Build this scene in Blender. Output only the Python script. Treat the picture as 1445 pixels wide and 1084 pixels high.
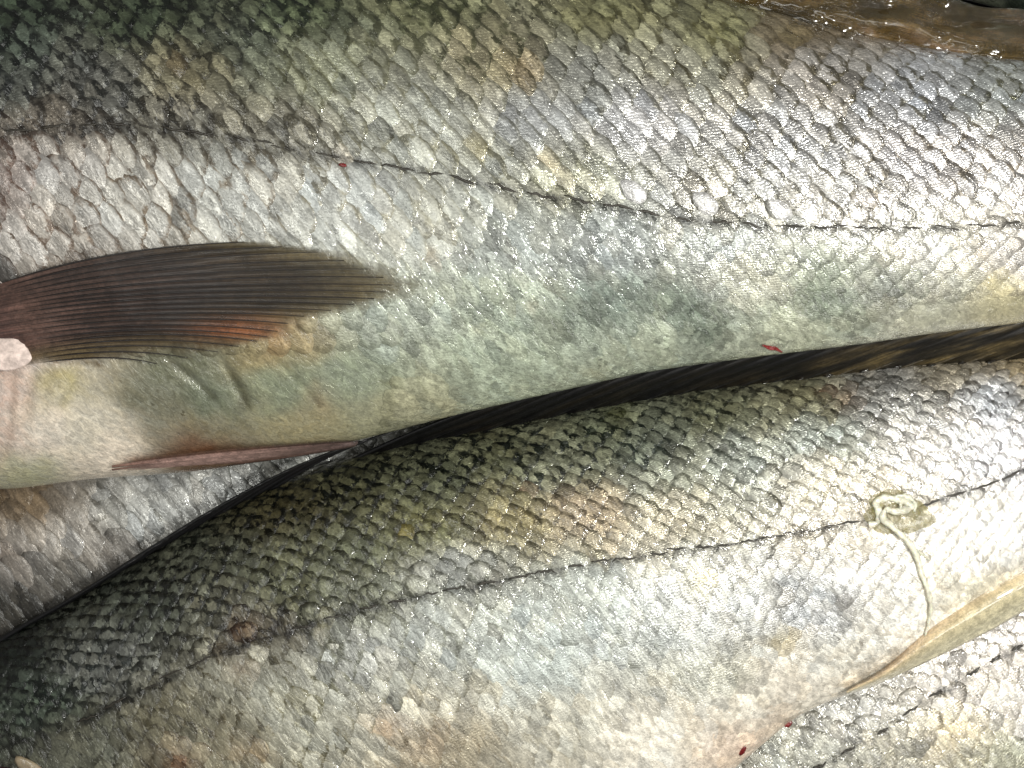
import bpy, bmesh, math, random
import numpy as np
from mathutils import Vector

random.seed(7); rng = np.random.default_rng(7)
for o in list(bpy.data.objects): bpy.data.objects.remove(o)
SC = bpy.context.scene; COL = SC.collection

# ------------------------------------------------------------------ camera
S = 0.22e-3                      # metres per reference unit (one unit is one photo pixel at z = 0)
CX, CY, H = 722.5, 542.0, 1900.0 # the camera looks straight down from H units above z = 0
def W3(p):                       # reference coordinates (x right, y down, z up) -> metres
    p = np.asarray(p, float); k = (H - p[..., 2]) / H
    return np.stack([(p[..., 0]-CX)*k*S, (CY-p[..., 1])*k*S, p[..., 2]*S], -1)
cam = bpy.data.cameras.new('camera'); co = bpy.data.objects.new('camera', cam); COL.objects.link(co)
co.location = (0, 0, H*S); cam.sensor_width = 36; cam.lens = 36*H/1445.0
cam.clip_start = 0.01; cam.clip_end = 20; SC.camera = co
# ------------------------------------------------------------------ light
w = bpy.data.worlds.new('World'); SC.world = w; w.use_nodes = True
bg = w.node_tree.nodes['Background']; bg.inputs[0].default_value = (1.0, 0.99, 0.96, 1); bg.inputs[1].default_value = 0.16
def lamp(name, px, py, z, size, power, color, tgt=(722, 542, 0), sy=None):
    l = bpy.data.lights.new(name, 'AREA'); l.size = size; l.energy = power; l.color = color
    if sy: l.shape = 'RECTANGLE'; l.size_y = sy
    o = bpy.data.objects.new(name, l); COL.objects.link(o)
    o.location = ((px-CX)*S, (CY-py)*S, z*S)
    t = Vector(((tgt[0]-CX)*S, (CY-tgt[1])*S, tgt[2]*S))
    o.rotation_euler = (t-o.location).to_track_quat('-Z', 'Y').to_euler(); return o
lamp('key_lamp', 1900, 420, 1650, 0.055, 1.62, (1.0, 0.985, 0.93), (1250, 450, 0), 0.03)
lamp('ceiling_tube', 380, 640, 2600, 0.75, 1.55, (1.0, 1.0, 0.95), (600, 500, 0), 0.10)
lamp('added_side_fill', 2050, 1500, 1250, 0.09, 0.30, (1.0, 0.985, 0.95), (1250, 800, 0))  # added fill without a known source, brightens the lower fish's belly
SC.view_settings.view_transform = 'Standard'; SC.view_settings.look = 'None'; SC.view_settings.gamma = 1
SC.view_settings.exposure = 0.0
SC.render.engine = 'CYCLES'; SC.render.resolution_x = 1024; SC.render.resolution_y = 768

# ------------------------------------------------------------------ helpers
def lin(c): 
    c = np.asarray(c, float)/255.0
    return np.where(c <= 0.04045, c/12.92, ((c+0.055)/1.055)**2.4)
def L4(*c): return tuple(lin(c)) + (1.0,)
def sstep(a, b, x):
    t = np.clip((x-a)/(b-a), 0, 1); return t*t*(3-2*t)
def mesh(name, V, F, mat, parent=None, attrs=None, uv=None, center=False, smooth=True):
    """V in reference coordinates; attrs: {name: (n,3)}; uv (n,2) per vertex"""
    P = W3(V); org = P.mean(0) if center else np.zeros(3)
    me = bpy.data.meshes.new(name)
    me.from_pydata((P-org).tolist(), [], F)
    if attrs:
        for k, a in attrs.items():
            at = me.attributes.new(k, 'FLOAT_COLOR', 'POINT')
            b = np.ones((len(P), 4), np.float32); b[:, :3] = a
            at.data.foreach_set('color', b.ravel())
    if uv is not None:
        ul = me.uv_layers.new(name='UVMap'); li = np.zeros(len(me.loops), np.int32)
        me.loops.foreach_get('vertex_index', li)
        ul.data.foreach_set('uv', np.asarray(uv, np.float32)[li].ravel())
    if smooth: me.polygons.foreach_set('use_smooth', np.ones(len(me.polygons), bool))
    me.materials.append(mat); me.update()
    o = bpy.data.objects.new(name, me); COL.objects.link(o); o.location = org
    if parent is not None:
        o.parent = parent
        q = parent; off = Vector((0, 0, 0))
        while q is not None: off += q.location; q = q.parent
        o.location = Vector(org) - off
    return o
def thing(name, label, cat, at, group=None):
    o = bpy.data.objects.new(name, None); COL.objects.link(o); o.empty_display_size = 0.01
    o.location = W3(np.array(at, float)); o['label'] = label; o['category'] = cat
    if group: o['group'] = group
    return o
def tagt(o, label, cat, group=None):
    o['label'] = label; o['category'] = cat
    if group: o['group'] = group
def pl(pts):                      # polyline -> function of x
    a = np.array(pts, float)
    xs, ys = a[:, 0], a[:, 1]
    m = np.gradient(ys, xs)
    def f(x):
        x = np.asarray(x, float); xc = np.clip(x, xs[0], xs[-1])
        i = np.clip(np.searchsorted(xs, xc)-1, 0, len(xs)-2)
        h = xs[i+1]-xs[i]; t = (xc-xs[i])/h
        return ((2*t**3-3*t**2+1)*ys[i]+(t**3-2*t**2+t)*h*m[i]+(-2*t**3+3*t**2)*ys[i+1]+(t**3-t**2)*h*m[i+1])
    return f
def gridF(nu, nv, closed=False):
    F = []
    for i in range(nu-1):
        for j in range(nv-1 if not closed else nv):
            j2 = (j+1) % nv
            F.append((i*nv+j, i*nv+j2, (i+1)*nv+j2, (i+1)*nv+j))
    return F
# smooth value noise for geometry and pigment
_T = rng.random((64, 64))
def vn(x, y):
    x = np.asarray(x, float); y = np.asarray(y, float)
    i = np.floor(x).astype(int); j = np.floor(y).astype(int); fx = x-i; fy = y-j
    fx = fx*fx*(3-2*fx); fy = fy*fy*(3-2*fy); g = lambda a, b: _T[a % 64, b % 64]
    return (g(i, j)*(1-fx)+g(i+1, j)*fx)*(1-fy)+(g(i, j+1)*(1-fx)+g(i+1, j+1)*fx)*fy
def fbm(x, y, o=3):
    r = 0; a = .5
    for k in range(o): r = r+a*vn(x*2**k+k*7.3, y*2**k+k*3.1); a *= .5
    return r/(1-.5**o)

# ------------------------------------------------------------------ materials
class NT:
    def __init__(s, name):
        s.m = bpy.data.materials.new(name); s.m.use_nodes = True; s.t = s.m.node_tree
        s.b = s.t.nodes['Principled BSDF']; s.o = s.t.nodes['Material Output']
    def n(s, ty, ins=None, **kw):
        x = s.t.nodes.new(ty)
        for k, v in kw.items(): setattr(x, k, v)
        for k, v in (ins or {}).items(): s.set(x.inputs[k], v)
        return x
    def set(s, sock, v):
        if isinstance(v, bpy.types.NodeSocket): s.t.links.new(v, sock)
        elif isinstance(v, bpy.types.Node): s.t.links.new(v.outputs[0], sock)
        else: sock.default_value = v[:3] if (sock.type == 'VECTOR' and hasattr(v, '__len__')) else v
    def math(s, op, a, b=0.0, c=0.0, clamp=False):
        return s.n('ShaderNodeMath', {0: a, 1: b, 2: c}, operation=op, use_clamp=clamp).outputs[0]
    def ramp(s, v, a, b, lo=0.0, hi=1.0):
        return s.n('ShaderNodeMapRange', {0: v, 1: a, 2: b, 3: lo, 4: hi}, interpolation_type='SMOOTHSTEP').outputs[0]
    def mix(s, f, a, b, bt='MIX'):
        x = s.n('ShaderNodeMix', data_type='RGBA', blend_type=bt)
        s.set(x.inputs[0], f); s.set(x.inputs[6], a); s.set(x.inputs[7], b); return x.outputs[2]
    def attr(s, name): return s.n('ShaderNodeAttribute', attribute_name=name)
    def pos(s): return s.n('ShaderNodeNewGeometry').outputs['Position']
    def noise(s, vec, px, detail=3.0, rough=.55, dist=0.0):
        return s.n('ShaderNodeTexNoise', {'Vector': vec, 'Scale': 1.0/(px*S), 'Detail': detail, 'Roughness': rough, 'Distortion': dist}).outputs[0]
    def set_b(s, **kw):
        for k, v in kw.items(): s.set(s.b.inputs[k.replace('_', ' ')], v)

def hide_material(name, scale=True):
    """wet scaly skin: pigment comes from the 'light'/'dark' attributes, par = (patch radius, seam strength, gloss)"""
    t = NT(name); pos = t.pos()
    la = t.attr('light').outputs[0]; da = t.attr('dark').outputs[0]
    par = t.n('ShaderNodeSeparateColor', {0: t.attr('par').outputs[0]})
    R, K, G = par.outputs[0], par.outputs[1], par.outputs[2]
    # stretched coordinates: grain runs down-right like the scale rows
    rot = t.n('ShaderNodeVectorRotate', {'Vector': pos, 'Angle': math.radians(52)}, rotation_type='Z_AXIS')
    st = t.n('ShaderNodeVectorMath', {0: rot.outputs[0], 1: (0.36, 1.0, 1.0)}, operation='MULTIPLY').outputs[0]
    n_big = t.noise(st, 26, 2.0); n_mid = t.noise(st, 9, 3.0, .6, .6); n_fine = t.noise(pos, 3.2, 3.0, .65)
    n_grain = t.noise(st, 2.6, 2.0, .6)
    # small torn flakes of mucus and guanine: irregular cells, each a little lighter, darker, flatter or shinier
    wob = t.n('ShaderNodeTexNoise', {'Vector': pos, 'Scale': 1/(7*S), 'Detail': 2.0}).outputs[1]
    wv = t.n('ShaderNodeVectorMath', {0: wob, 3: 9*S}, operation='SCALE').outputs[0]
    sv = t.n('ShaderNodeVectorMath', {0: st, 1: wv}, operation='ADD').outputs[0]
    vo = t.n('ShaderNodeTexVoronoi', {'Vector': sv, 'Scale': 1/(6.5*S), 'Randomness': 1.0})
    cell = t.n('ShaderNodeSeparateColor', {0: vo.outputs['Color']}); c1, c2, c3 = cell.outputs
    if scale:
        uv = t.n('ShaderNodeSeparateXYZ', {0: t.n('ShaderNodeUVMap', uv_map='UVMap').outputs[0]})
        p, q = uv.outputs[0], uv.outputs[1]
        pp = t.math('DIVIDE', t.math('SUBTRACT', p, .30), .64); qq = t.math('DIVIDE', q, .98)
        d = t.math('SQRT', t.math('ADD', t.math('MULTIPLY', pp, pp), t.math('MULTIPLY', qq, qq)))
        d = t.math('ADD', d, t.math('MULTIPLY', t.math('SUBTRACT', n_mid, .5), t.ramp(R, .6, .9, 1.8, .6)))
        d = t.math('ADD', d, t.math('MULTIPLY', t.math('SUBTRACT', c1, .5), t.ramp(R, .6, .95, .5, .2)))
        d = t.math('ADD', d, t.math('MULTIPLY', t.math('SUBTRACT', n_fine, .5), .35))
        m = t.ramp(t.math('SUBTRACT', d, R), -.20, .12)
        ang = t.math('ARCTAN2', q, t.math('ADD', p, 1.15))
        ray = t.math('SINE', t.math('ADD', t.math('MULTIPLY', ang, 64.0), t.math('MULTIPLY', n_mid, 14.0)))
        rad = t.math('SQRT', t.math('ADD', t.math('MULTIPLY', p, p), t.math('MULTIPLY', q, q)))
        ring = t.math('SINE', t.math('ADD', t.math('MULTIPLY', rad, 34.0), t.math('MULTIPLY', n_mid, 10.0)))
        rel = t.math('ADD', t.math('MULTIPLY', ray, .05), t.math('MULTIPLY', ring, .03))
    else:
        m = t.ramp(t.math('ADD', n_mid, t.math('MULTIPLY', n_big, .4)), .58, .80)
        sp = t.n('ShaderNodeTexVoronoi', {'Vector': sv, 'Scale': 1/(9*S), 'Randomness': 1.0})
        spc = t.n('ShaderNodeSeparateColor', {0: sp.outputs['Color']}).outputs[0]
        dot = t.math('MULTIPLY', t.ramp(sp.outputs['Distance'], .12, .30, 1.0, 0.0), t.math('MULTIPLY', t.ramp(spc, .45, .6), t.ramp(n_big, .42, .6)))
        m = t.math('MAXIMUM', m, t.math('MULTIPLY', dot, 1.5))
        rel = t.math('MULTIPLY', n_fine, .1)
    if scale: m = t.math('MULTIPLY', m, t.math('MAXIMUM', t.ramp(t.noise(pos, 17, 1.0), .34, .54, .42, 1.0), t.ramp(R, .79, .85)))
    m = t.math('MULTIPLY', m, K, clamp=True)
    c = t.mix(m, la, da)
    # mottling: darker and lighter small patches, slight hue drift
    f1 = t.math('MULTIPLY', t.ramp(n_mid, .30, .70, .72, 1.24), t.math('ADD', 1.0, t.math('MULTIPLY', t.math('SUBTRACT', c2, .5), t.ramp(R, .6, .9, .85, .28)))); f2 = t.ramp(n_fine, .32, .68, .86, 1.12); f3 = t.ramp(n_big, .3, .7, .88, 1.10)
    f = t.math('MULTIPLY', t.math('MULTIPLY', f1, f2), f3)
    c = t.n('ShaderNodeVectorMath', {0: c, 3: f}, operation='SCALE').outputs[0]
    hue = t.ramp(t.noise(pos, 60, 2.0), .42, .62)
    c = t.mix(.10, c, t.mix(hue, (.93, .98, 1.05, 1), (1.04, 1.0, .88, 1)), 'MULTIPLY')
    t.set_b(Base_Color=c)
    gl = t.ramp(c3, .15, .9, .24, .50)
    t.set_b(Roughness=t.math('SUBTRACT', gl, t.math('MULTIPLY', G, .06), clamp=True), Metallic=t.math('MULTIPLY', G, .62),
            Specular_IOR_Level=.5, Coat_Weight=t.math('ADD', t.math('MULTIPLY', G, .45), .35), Coat_Roughness=.07)
    h = t.math('ADD', rel, t.math('ADD', t.math('MULTIPLY', n_mid, 1.4), t.math('MULTIPLY', n_fine, .28)))
    h = t.math('ADD', h, t.math('ADD', t.math('MULTIPLY', n_grain, .15), t.math('MULTIPLY', c1, .34)))
    b = t.n('ShaderNodeBump', {'Strength': t.ramp(G, .2, 1.0, .42, .85) if scale else .45, 'Distance': 2.8*S, 'Height': h})
    t.set_b(Normal=b.outputs[0])
    film = t.n('ShaderNodeBump', {'Strength': .8, 'Distance': 5.0*S, 'Height': t.math('ADD', t.noise(st, 15, 2.0, .5, .8), t.math('MULTIPLY', n_mid, .35))})
    t.t.links.new(film.outputs[0], t.b.inputs['Coat Normal'])
    return t.m
M_scale = hide_material('scale_skin'); M_skin = hide_material('wet_skin', False)

def fin_material(name, gloss=.35, bump=.5, coat=.6, streak=1.0, spec=.5):
    """fin membrane: 'light' colour attribute, par = (opacity, streak, _), u runs along the ray, v across"""
    t = NT(name); pos = t.pos(); c = t.attr('light').outputs[0]
    par = t.n('ShaderNodeSeparateColor', {0: t.attr('par').outputs[0]})
    uv = t.n('ShaderNodeUVMap', uv_map='UVMap').outputs[0]
    st = t.n('ShaderNodeVectorMath', {0: uv, 1: (5.0, 130.0, 1.0)}, operation='MULTIPLY').outputs[0]
    ns = t.n('ShaderNodeTexNoise', {'Vector': st, 'Scale': 1.0, 'Detail': 3.0}).outputs[0]
    nm = t.noise(pos, 12, 3.0); nf = t.noise(pos, 3, 2.0)
    f = t.math('MULTIPLY', t.ramp(ns, .32, .68, 1-.38*streak, 1+.35*streak), t.ramp(nm, .3, .7, .75, 1.25))
    f = t.math('MULTIPLY', f, t.ramp(nf, .3, .7, .85, 1.15))
    c = t.n('ShaderNodeVectorMath', {0: c, 3: f}, operation='SCALE').outputs[0]
    t.set_b(Base_Color=c, Roughness=gloss, Coat_Weight=coat, Coat_Roughness=.1, Alpha=par.outputs[0], Specular_IOR_Level=spec)
    h = t.math('ADD', t.math('MULTIPLY', ns, 1.0), t.math('MULTIPLY', nm, .8))
    b = t.n('ShaderNodeBump', {'Strength': bump, 'Distance': 2.5*S, 'Height': h}); t.set_b(Normal=b.outputs[0])
    return t.m
M_fin = fin_material('fin_membrane', .55, .4, .12)
M_blackfin = fin_material('matte_black_fin_membrane', .55, .4, .05, 1.0, .25)
M_wetfin = fin_material('wet_black_fin_membrane', .5, .3, .05, 1.0, .2)
def plain(name, col, rough=.4, coat=.5, bump=.4, px=5, sss=0.0, spec=.5, alpha=1.0):
    t = NT(name); pos = t.pos(); n1 = t.noise(pos, px, 3.0); n2 = t.noise(pos, px*4, 2.0)
    c = t.n('ShaderNodeVectorMath', {0: L4(*col), 3: t.math('MULTIPLY', t.ramp(n1, .3, .7, .8, 1.2), t.ramp(n2, .3, .7, .85, 1.15))}, operation='SCALE').outputs[0]
    t.set_b(Base_Color=c, Roughness=rough, Coat_Weight=coat, Coat_Roughness=.08, Specular_IOR_Level=spec, Alpha=alpha)
    if sss: t.set_b(Subsurface_Weight=sss, Subsurface_Radius=(.8, .5, .3), Subsurface_Scale=8*S)
    b = t.n('ShaderNodeBump', {'Strength': bump, 'Distance': 2*S, 'Height': n1}); t.set_b(Normal=b.outputs[0]); return t.m
M_ray = plain('dark_fin_ray', (30, 24, 22), .45, .2)
M_rayo = plain('olive_fin_ray', (62, 54, 38), .3, .7)
M_wetbase = plain('wet_ray_base', (30, 26, 20), .12, 1.0, .9, 5)
M_wetray = plain('wet_brown_ray', (84, 64, 38), .2, 1.0, .5, 8)
M_spine = plain('black_wet_spine', (13, 13, 15), .45, .12)
M_pore = plain('lateral_pore', (54, 50, 42), .5, .3, .8, 3)
M_blood = plain('blood', (112, 12, 9), .35, .35, .8, 3)
M_slime = plain('cream_slime', (230, 227, 206), .25, 1.0, .8, 6, .4, .5, .86)
M_slimefilm = plain('slime_film', (150, 142, 92), .15, .9, .5, 9, .3, .5, .48)
M_tray = plain('dark_wet_steel', (24, 26, 26), .4, .3, .3, 60)

# ------------------------------------------------------------------ fish
NTAB = 400
class Fish:
    def __init__(s, x0, x1, top, bot, ll, zc, ratio, pts, stains=(), creases=(), marks=(), expo=1.0):
        s.marks = marks
        s.x0, s.x1 = x0, x1; s.top, s.bot, s.ll = pl(top), pl(bot), pl(ll)
        s.zc = pl(zc); s.ratio = ratio
        s.P = np.array([[*a[:2]] for a in pts], float)
        def ds(c, k=.20):
            b_ = min(max((sum(c)/3-110)/70, 0), 1); g = sum(c)/3*(np.array([1.02, 1.0, .965])*b_+np.array([1.03, 1.03, .86])*(1-b_)); return [c[i]*(1-k)+g[i]*k for i in range(3)]
        pts = [(a[0], a[1], ds(a[2]), ds(a[3]), a[4]) for a in pts]; stains = [(a[0], a[1], a[2], ds(a[3], .15), a[4]*.72) for a in stains]
        s.Q = np.array([[*lin(a[2]), *lin(a[3]), *a[4]] for a in pts], float)
        s.stains = stains; s.creases = creases
        th = np.linspace(-math.pi/2, math.pi/2, NTAB); dy = np.diff(np.sin(th)); dz = ratio*np.diff(np.cos(th))
        s.arc = np.concatenate([[0], np.cumsum(np.hypot(dy, dz))]); s.th = th
    def Wd(s, x): return (s.bot(x)-s.top(x))/2
    def yc(s, x): return (s.bot(x)+s.top(x))/2
    def surf(s, x, th):           # th may go past +-90 degrees to the underside
        W = s.Wd(x); y = s.yc(x)+W*np.sin(th); z = s.zc(x)+s.ratio*W*np.cos(th)
        for (ax, ay, bx, by, wd, dp) in s.creases:
            t = np.clip(((x-ax)*(bx-ax)+(y-ay)*(by-ay))/((bx-ax)**2+(by-ay)**2), 0, 1)
            d = np.hypot(x-ax-t*(bx-ax), y-ay-t*(by-ay)); z = z-dp*np.exp(-(d/wd)**2)*np.sin(math.pi*(t*.8+.1))
        z = z + (fbm(x/70, y/70)-.5)*7*np.clip(np.cos(th), 0, 1)
        return np.stack([x+0*y, y, z], -1)
    def th_of(s, x, arc):         # arc in units from the back edge, extended linearly past the ends
        a = arc/s.Wd(x); A = s.arc[-1]
        th = np.interp(a, s.arc, s.th)
        return th + np.where(a < 0, a/s.ratio, 0) + np.where(a > A, (a-A)/s.ratio, 0)
    def arc_of_y(s, x, y):
        v = np.clip((y-s.yc(x))/s.Wd(x), -1, 1); return np.interp(np.arcsin(v), s.th, s.arc)*s.Wd(x)
    def z_at(s, x, y):
        v = np.clip((y-s.yc(x))/s.Wd(x), -1, 1); return s.surf(x, np.arcsin(v))[..., 2]
    def pigment(s, x, y, ll=True):
        x = np.asarray(x, float).ravel(); y = np.asarray(y, float).ravel()
        xw = x+(fbm(x/45, y/45)-.5)*50; yw = y+(fbm(x/45+9, y/45+5)-.5)*36
        d2 = (xw[:, None]-s.P[:, 0])**2+(1.5*(yw[:, None]-s.P[:, 1]))**2
        wt = 1/(d2+900)**2; wt /= wt.sum(1, keepdims=True); q = wt@s.Q
        for (sx, sy, r, c, k) in s.stains:
            rr = np.hypot(xw-sx, (yw-sy)*1.2)/r; e = (k*np.exp(-rr**2*1.4))[:, None]
            c = lin(c); q[:, :3] = q[:, :3]*(1-e)+c*e; q[:, 3:6] = q[:, 3:6]*(1-e)+c*.45*e
        g = y-s.ll(x)-2; run = sstep(.38, .6, fbm(x/26, y*0+3.7)); d = np.exp(-(np.abs(g+5*(fbm(x/9, y*0+8)-.5))/5.4)**2)*(.5+.5*run)
        if not ll: d = d*0
        for (ax, ay, bx, by, wd, c, k) in s.marks:
            t = np.clip(((x-ax)*(bx-ax)+(y-ay)*(by-ay))/((bx-ax)**2+(by-ay)**2), 0, 1); xm = ax+t*(bx-ax)+5*np.sin(t*math.pi)
            dd = np.hypot(x-xm, y-ay-t*(by-ay))+(fbm(x/7, y/7)-.5)*3; e = (k*np.exp(-(dd/wd)**2)*sstep(0, .25, t+.05))[:, None]
            q[:, :3] = q[:, :3]*(1-e)+lin(c)*e; q[:, 3:6] = q[:, 3:6]*(1-e)+lin(c)*.7*e
        q[:, :6] *= (1-.84*d)[:, None]; q[:, 6] *= 1-.3*d
        return q

def build_body(f, root, nx=300, nt=150):
    xs = np.concatenate([np.linspace(f.x0, -60, 40)[:-1], np.linspace(-60, 1505, nx), np.linspace(1505, f.x1, 40)[1:]]) if f.x0 < -60 and f.x1 > 1505 else f.x0+(f.x1-f.x0)*np.linspace(0, 1, nx); th = np.concatenate([np.linspace(-math.pi/2, math.pi/2, nt), np.linspace(math.pi/2, 1.5*math.pi, 30)[1:-1]])
    nx = len(xs); X, T = np.meshgrid(xs, th, indexing='ij'); V = f.surf(X.ravel(), T.ravel())
    V[:, 2] -= 1.2
    q = f.pigment(V[:, 0], V[:, 1]); n = len(th); nv = len(V)
    F = gridF(nx, n, True)
    F += [tuple(range(n))[::-1], tuple((nx-1)*n+i for i in range(n))]
    return mesh('body', V, F, M_skin, root, {'light': q[:, :3], 'dark': q[:, 3:6], 'par': q[:, 6:9]})

NS = 12
_ang = np.arange(NS)*2*math.pi/NS
def scale_plate():
    rr = [.5, .88, 1.0]; P = [(0.0, 0.0)]
    for r in rr:
        for a in _ang: P.append((r*math.cos(a), r*math.sin(a)))
    return np.array(P)
PLATE = scale_plate()
RAD = np.hypot(PLATE[:, 0], PLATE[:, 1])
PF = [(0, 1+i, 1+(i+1) % NS) for i in range(NS)]
for k in (0, 1):
    PF += [(1+k*NS+i, 1+(k+1)*NS+i, 1+(k+1)*NS+(i+1) % NS, 1+k*NS+(i+1) % NS) for i in range(NS)]

def build_scales(f, root, pitch, na, nb, xr, shear=.31, rotdeg=20, tall=17, lean=.52, keep=None, glint_scales=(), relief=1.0, label=None, rfn=None):
    out = []
    ncol = int((xr[1]-xr[0])/pitch)
    for j in range(-na, nb+1):
        for i in range(ncol):
            xx = xr[0]+(i+.5*(j % 2))*pitch+rng.normal(0, 1.0)
            al = float(f.arc_of_y(xx, f.ll(xx))); A = f.arc[-1]*float(f.Wd(xx))
            rp = al/na if j < 0 else (A-al)/nb        # row spacing here
            arc = al+j*rp-(.5*rp if j < 0 else -.5*rp)*0+rng.normal(0, .03*rp)
            xx = xx+shear*(j*rp)                       # rows slant down-right
            while False: pass
            if xx > xr[1]+60: xx -= ncol*pitch
            if xx < xr[0]-60: xx += ncol*pitch
            al2 = float(f.arc_of_y(xx, f.ll(xx))); A2 = f.arc[-1]*float(f.Wd(xx)); rp = al2/na if j < 0 else (A2-al2)/nb
            arc = al2+j*rp+rng.normal(0, .03*rp)
            th = float(f.th_of(xx, arc))
            if abs(th) > math.radians(97): continue
            c = f.surf(np.array(xx), np.array(th))
            if keep is not None and not keep(c[0], c[1]): continue
            q = f.pigment(c[0], c[1], False)[0].copy()
            hl = pitch*.86*rng.uniform(.93, 1.08); hw = (rp*.62+min(tall+(3 if j > 0 else 0), rp))*rng.uniform(.92, 1.08)
            rl = relief*(rfn(c[0], c[1]) if rfn else 1.0)
            k = (.066+.024*rng.random())*rl; lift = 1.6*rl+rng.normal(0, .35)*rl; dome = 1.0*rl
            a = math.radians(rotdeg+rng.normal(0, 3)); bright = 1+rng.normal(0, .15)*(.35+.9*q[7]); painted_glint = False
            for (gx, gy) in glint_scales:
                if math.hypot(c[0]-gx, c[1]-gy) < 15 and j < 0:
                    big = gx > 850; painted_glint = big; bright = 1.5 if not big else 1.2; k = .06 if big else .15; lift = 4.2 if big else 3.0; dome = 4.2 if big else 2.5  # raised scales whose glint is also painted in as brighter colour
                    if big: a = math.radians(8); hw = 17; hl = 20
            p, qq = PLATE[:, 0].copy(), PLATE[:, 1].copy()
            rj = 1+(np.concatenate([[0], np.tile(rng.normal(0, .045, NS), 3)]))*(RAD > 0)
            p *= rj; qq *= rj
            # blunt front, gently pointed rear
            dx = p*hl; dt = qq*hw*(1-.10*np.maximum(p, 0))
            u = dx*math.cos(a)+dt*math.sin(a)*-1*0 + dt*lean
            t = dt*math.cos(a)*1.0-dx*math.sin(a)*.45
            X = xx+u; TH = f.th_of(X, f.arc_of_y_local(xx, arc, X)+t)
            tw = rng.normal(0, .014)*rl
            h = lift+k*dx+dome*(1-RAD**2)*.8+tw*dt-(RAD > .95)*1.6*rl
            P0 = f.surf(X, TH); e = 1.0
            Pa = f.surf(X+e, TH); Pb = f.surf(X, TH+.01)
            N = np.cross(Pa-P0, Pb-P0); N /= np.linalg.norm(N, axis=1)[:, None]; N *= np.where(N[:, 2:3]*np.cos(TH)[:, None] < 0, -1, 1)
            V = P0+N*h[:, None]
            qa = f.pigment(V[:, 0], V[:, 1]); qn = f.pigment(V[:, 0], V[:, 1], False); qa = (.45*qn+.55*q)*qa/np.maximum(qn, 1e-4)
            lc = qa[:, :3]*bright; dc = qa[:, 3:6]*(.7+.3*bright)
            tint = rng.normal(0, .012); lc = lc*np.array([1+tint, 1, 1-1.4*tint])
            if painted_glint: lc = np.maximum(lc, .72 if big else .5)*np.array([1, .985, .96])*(1 if big else np.where(PLATE[:, :1]*.8-PLATE[:, 1:]*.6 > .1, 1.2, .35)); qa[:, 6] = 1.5; qa[:, 8] = .7  # the largest get a near-white glint painted into their colour
            pr = qa[:, 6:9].copy(); pr[:, 0] *= (1+rng.normal(0, .12))
            area = hl*hw*max(math.cos(th), .05)
            vis = (-15 < c[0] < 1460 and -15 < c[1] < 1099)
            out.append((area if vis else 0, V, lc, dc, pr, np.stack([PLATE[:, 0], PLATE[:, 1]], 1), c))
    return out
def _aol(s, x0, arc0, X):   # keep the same place relative to the lateral line when x changes
    al0 = s.arc_of_y(x0, s.ll(x0)); return arc0+(s.arc_of_y(X, s.ll(X))-al0)
Fish.arc_of_y_local = _aol

def emit_scales(out, root, hidden=None, nind=300):
    o2 = [(0 if (hidden and hidden(s[6][0], s[6][1])) else s[0],)+s[1:] for s in out]
    order = sorted(range(len(o2)), key=lambda i: -o2[i][0]); ind = [i for i in order[:nind] if o2[i][0] > 0]; rest = [i for i in range(len(o2)) if i not in set(ind)]
    for i in ind:
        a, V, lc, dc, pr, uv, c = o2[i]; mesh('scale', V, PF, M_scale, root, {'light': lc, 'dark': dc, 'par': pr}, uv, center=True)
    if rest:
        V = np.concatenate([o2[i][1] for i in rest]); n = len(PLATE)
        F = [tuple(v+k*n for v in fc) for k in range(len(rest)) for fc in PF]
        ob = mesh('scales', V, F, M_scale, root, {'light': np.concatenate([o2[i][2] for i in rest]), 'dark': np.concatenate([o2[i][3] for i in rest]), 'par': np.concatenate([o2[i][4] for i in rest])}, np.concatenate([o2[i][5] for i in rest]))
        ob['kind'] = 'stuff'

def tube(name, pts, r0, r1, mat, parent=None, seg=6, taper=None, attrs=None, flat=1.0, rs=None):
    P = np.array(pts, float); n = len(P); V = []; F = []
    T = np.gradient(P, axis=0); T /= np.linalg.norm(T, axis=1)[:, None]+1e-9
    for i in range(n):
        t = i/(n-1); r = rs[i] if rs is not None else r0+(r1-r0)*t
        up = np.array([0, 0, 1.0]); s = np.cross(T[i], up); s /= np.linalg.norm(s)+1e-9; u = np.cross(s, T[i])
        for k in range(seg):
            a = 2*math.pi*k/seg; V.append(P[i]+r*(math.cos(a)*s+flat*math.sin(a)*u))
    F = gridF(n, seg, True); F += [tuple(range(seg))[::-1], tuple((n-1)*seg+k for k in range(seg))]
    return mesh(name, np.array(V), F, mat, parent, attrs)
def blob(name, c, r, mat, parent=None, n=9, m=14, jit=.12, attrs=None, zf=None, rot=0.0):
    V = [];  
    for i in range(n):
        a = math.pi*i/(n-1)
        for j in range(m):
            b = 2*math.pi*j/m; k = 1+jit*(vn(b*1.7+c[0], a*2+c[1])-.5)*2
            x = r[0]*math.sin(a)*math.cos(b)*k; y = r[1]*math.sin(a)*math.sin(b)*k
            V.append((c[0]+x*math.cos(rot)-y*math.sin(rot), c[1]+x*math.sin(rot)+y*math.cos(rot), c[2]+r[2]*math.cos(a)*k))
    return mesh(name, np.array(V), gridF(n, m, True), mat, parent, attrs)
def bez(a, b, c, n):
    t = np.linspace(0, 1, n)[:, None]; a, b, c = map(lambda v: np.array(v, float), (a, b, c))
    return (1-t)**2*a+2*t*(1-t)*b+t*t*c
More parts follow.
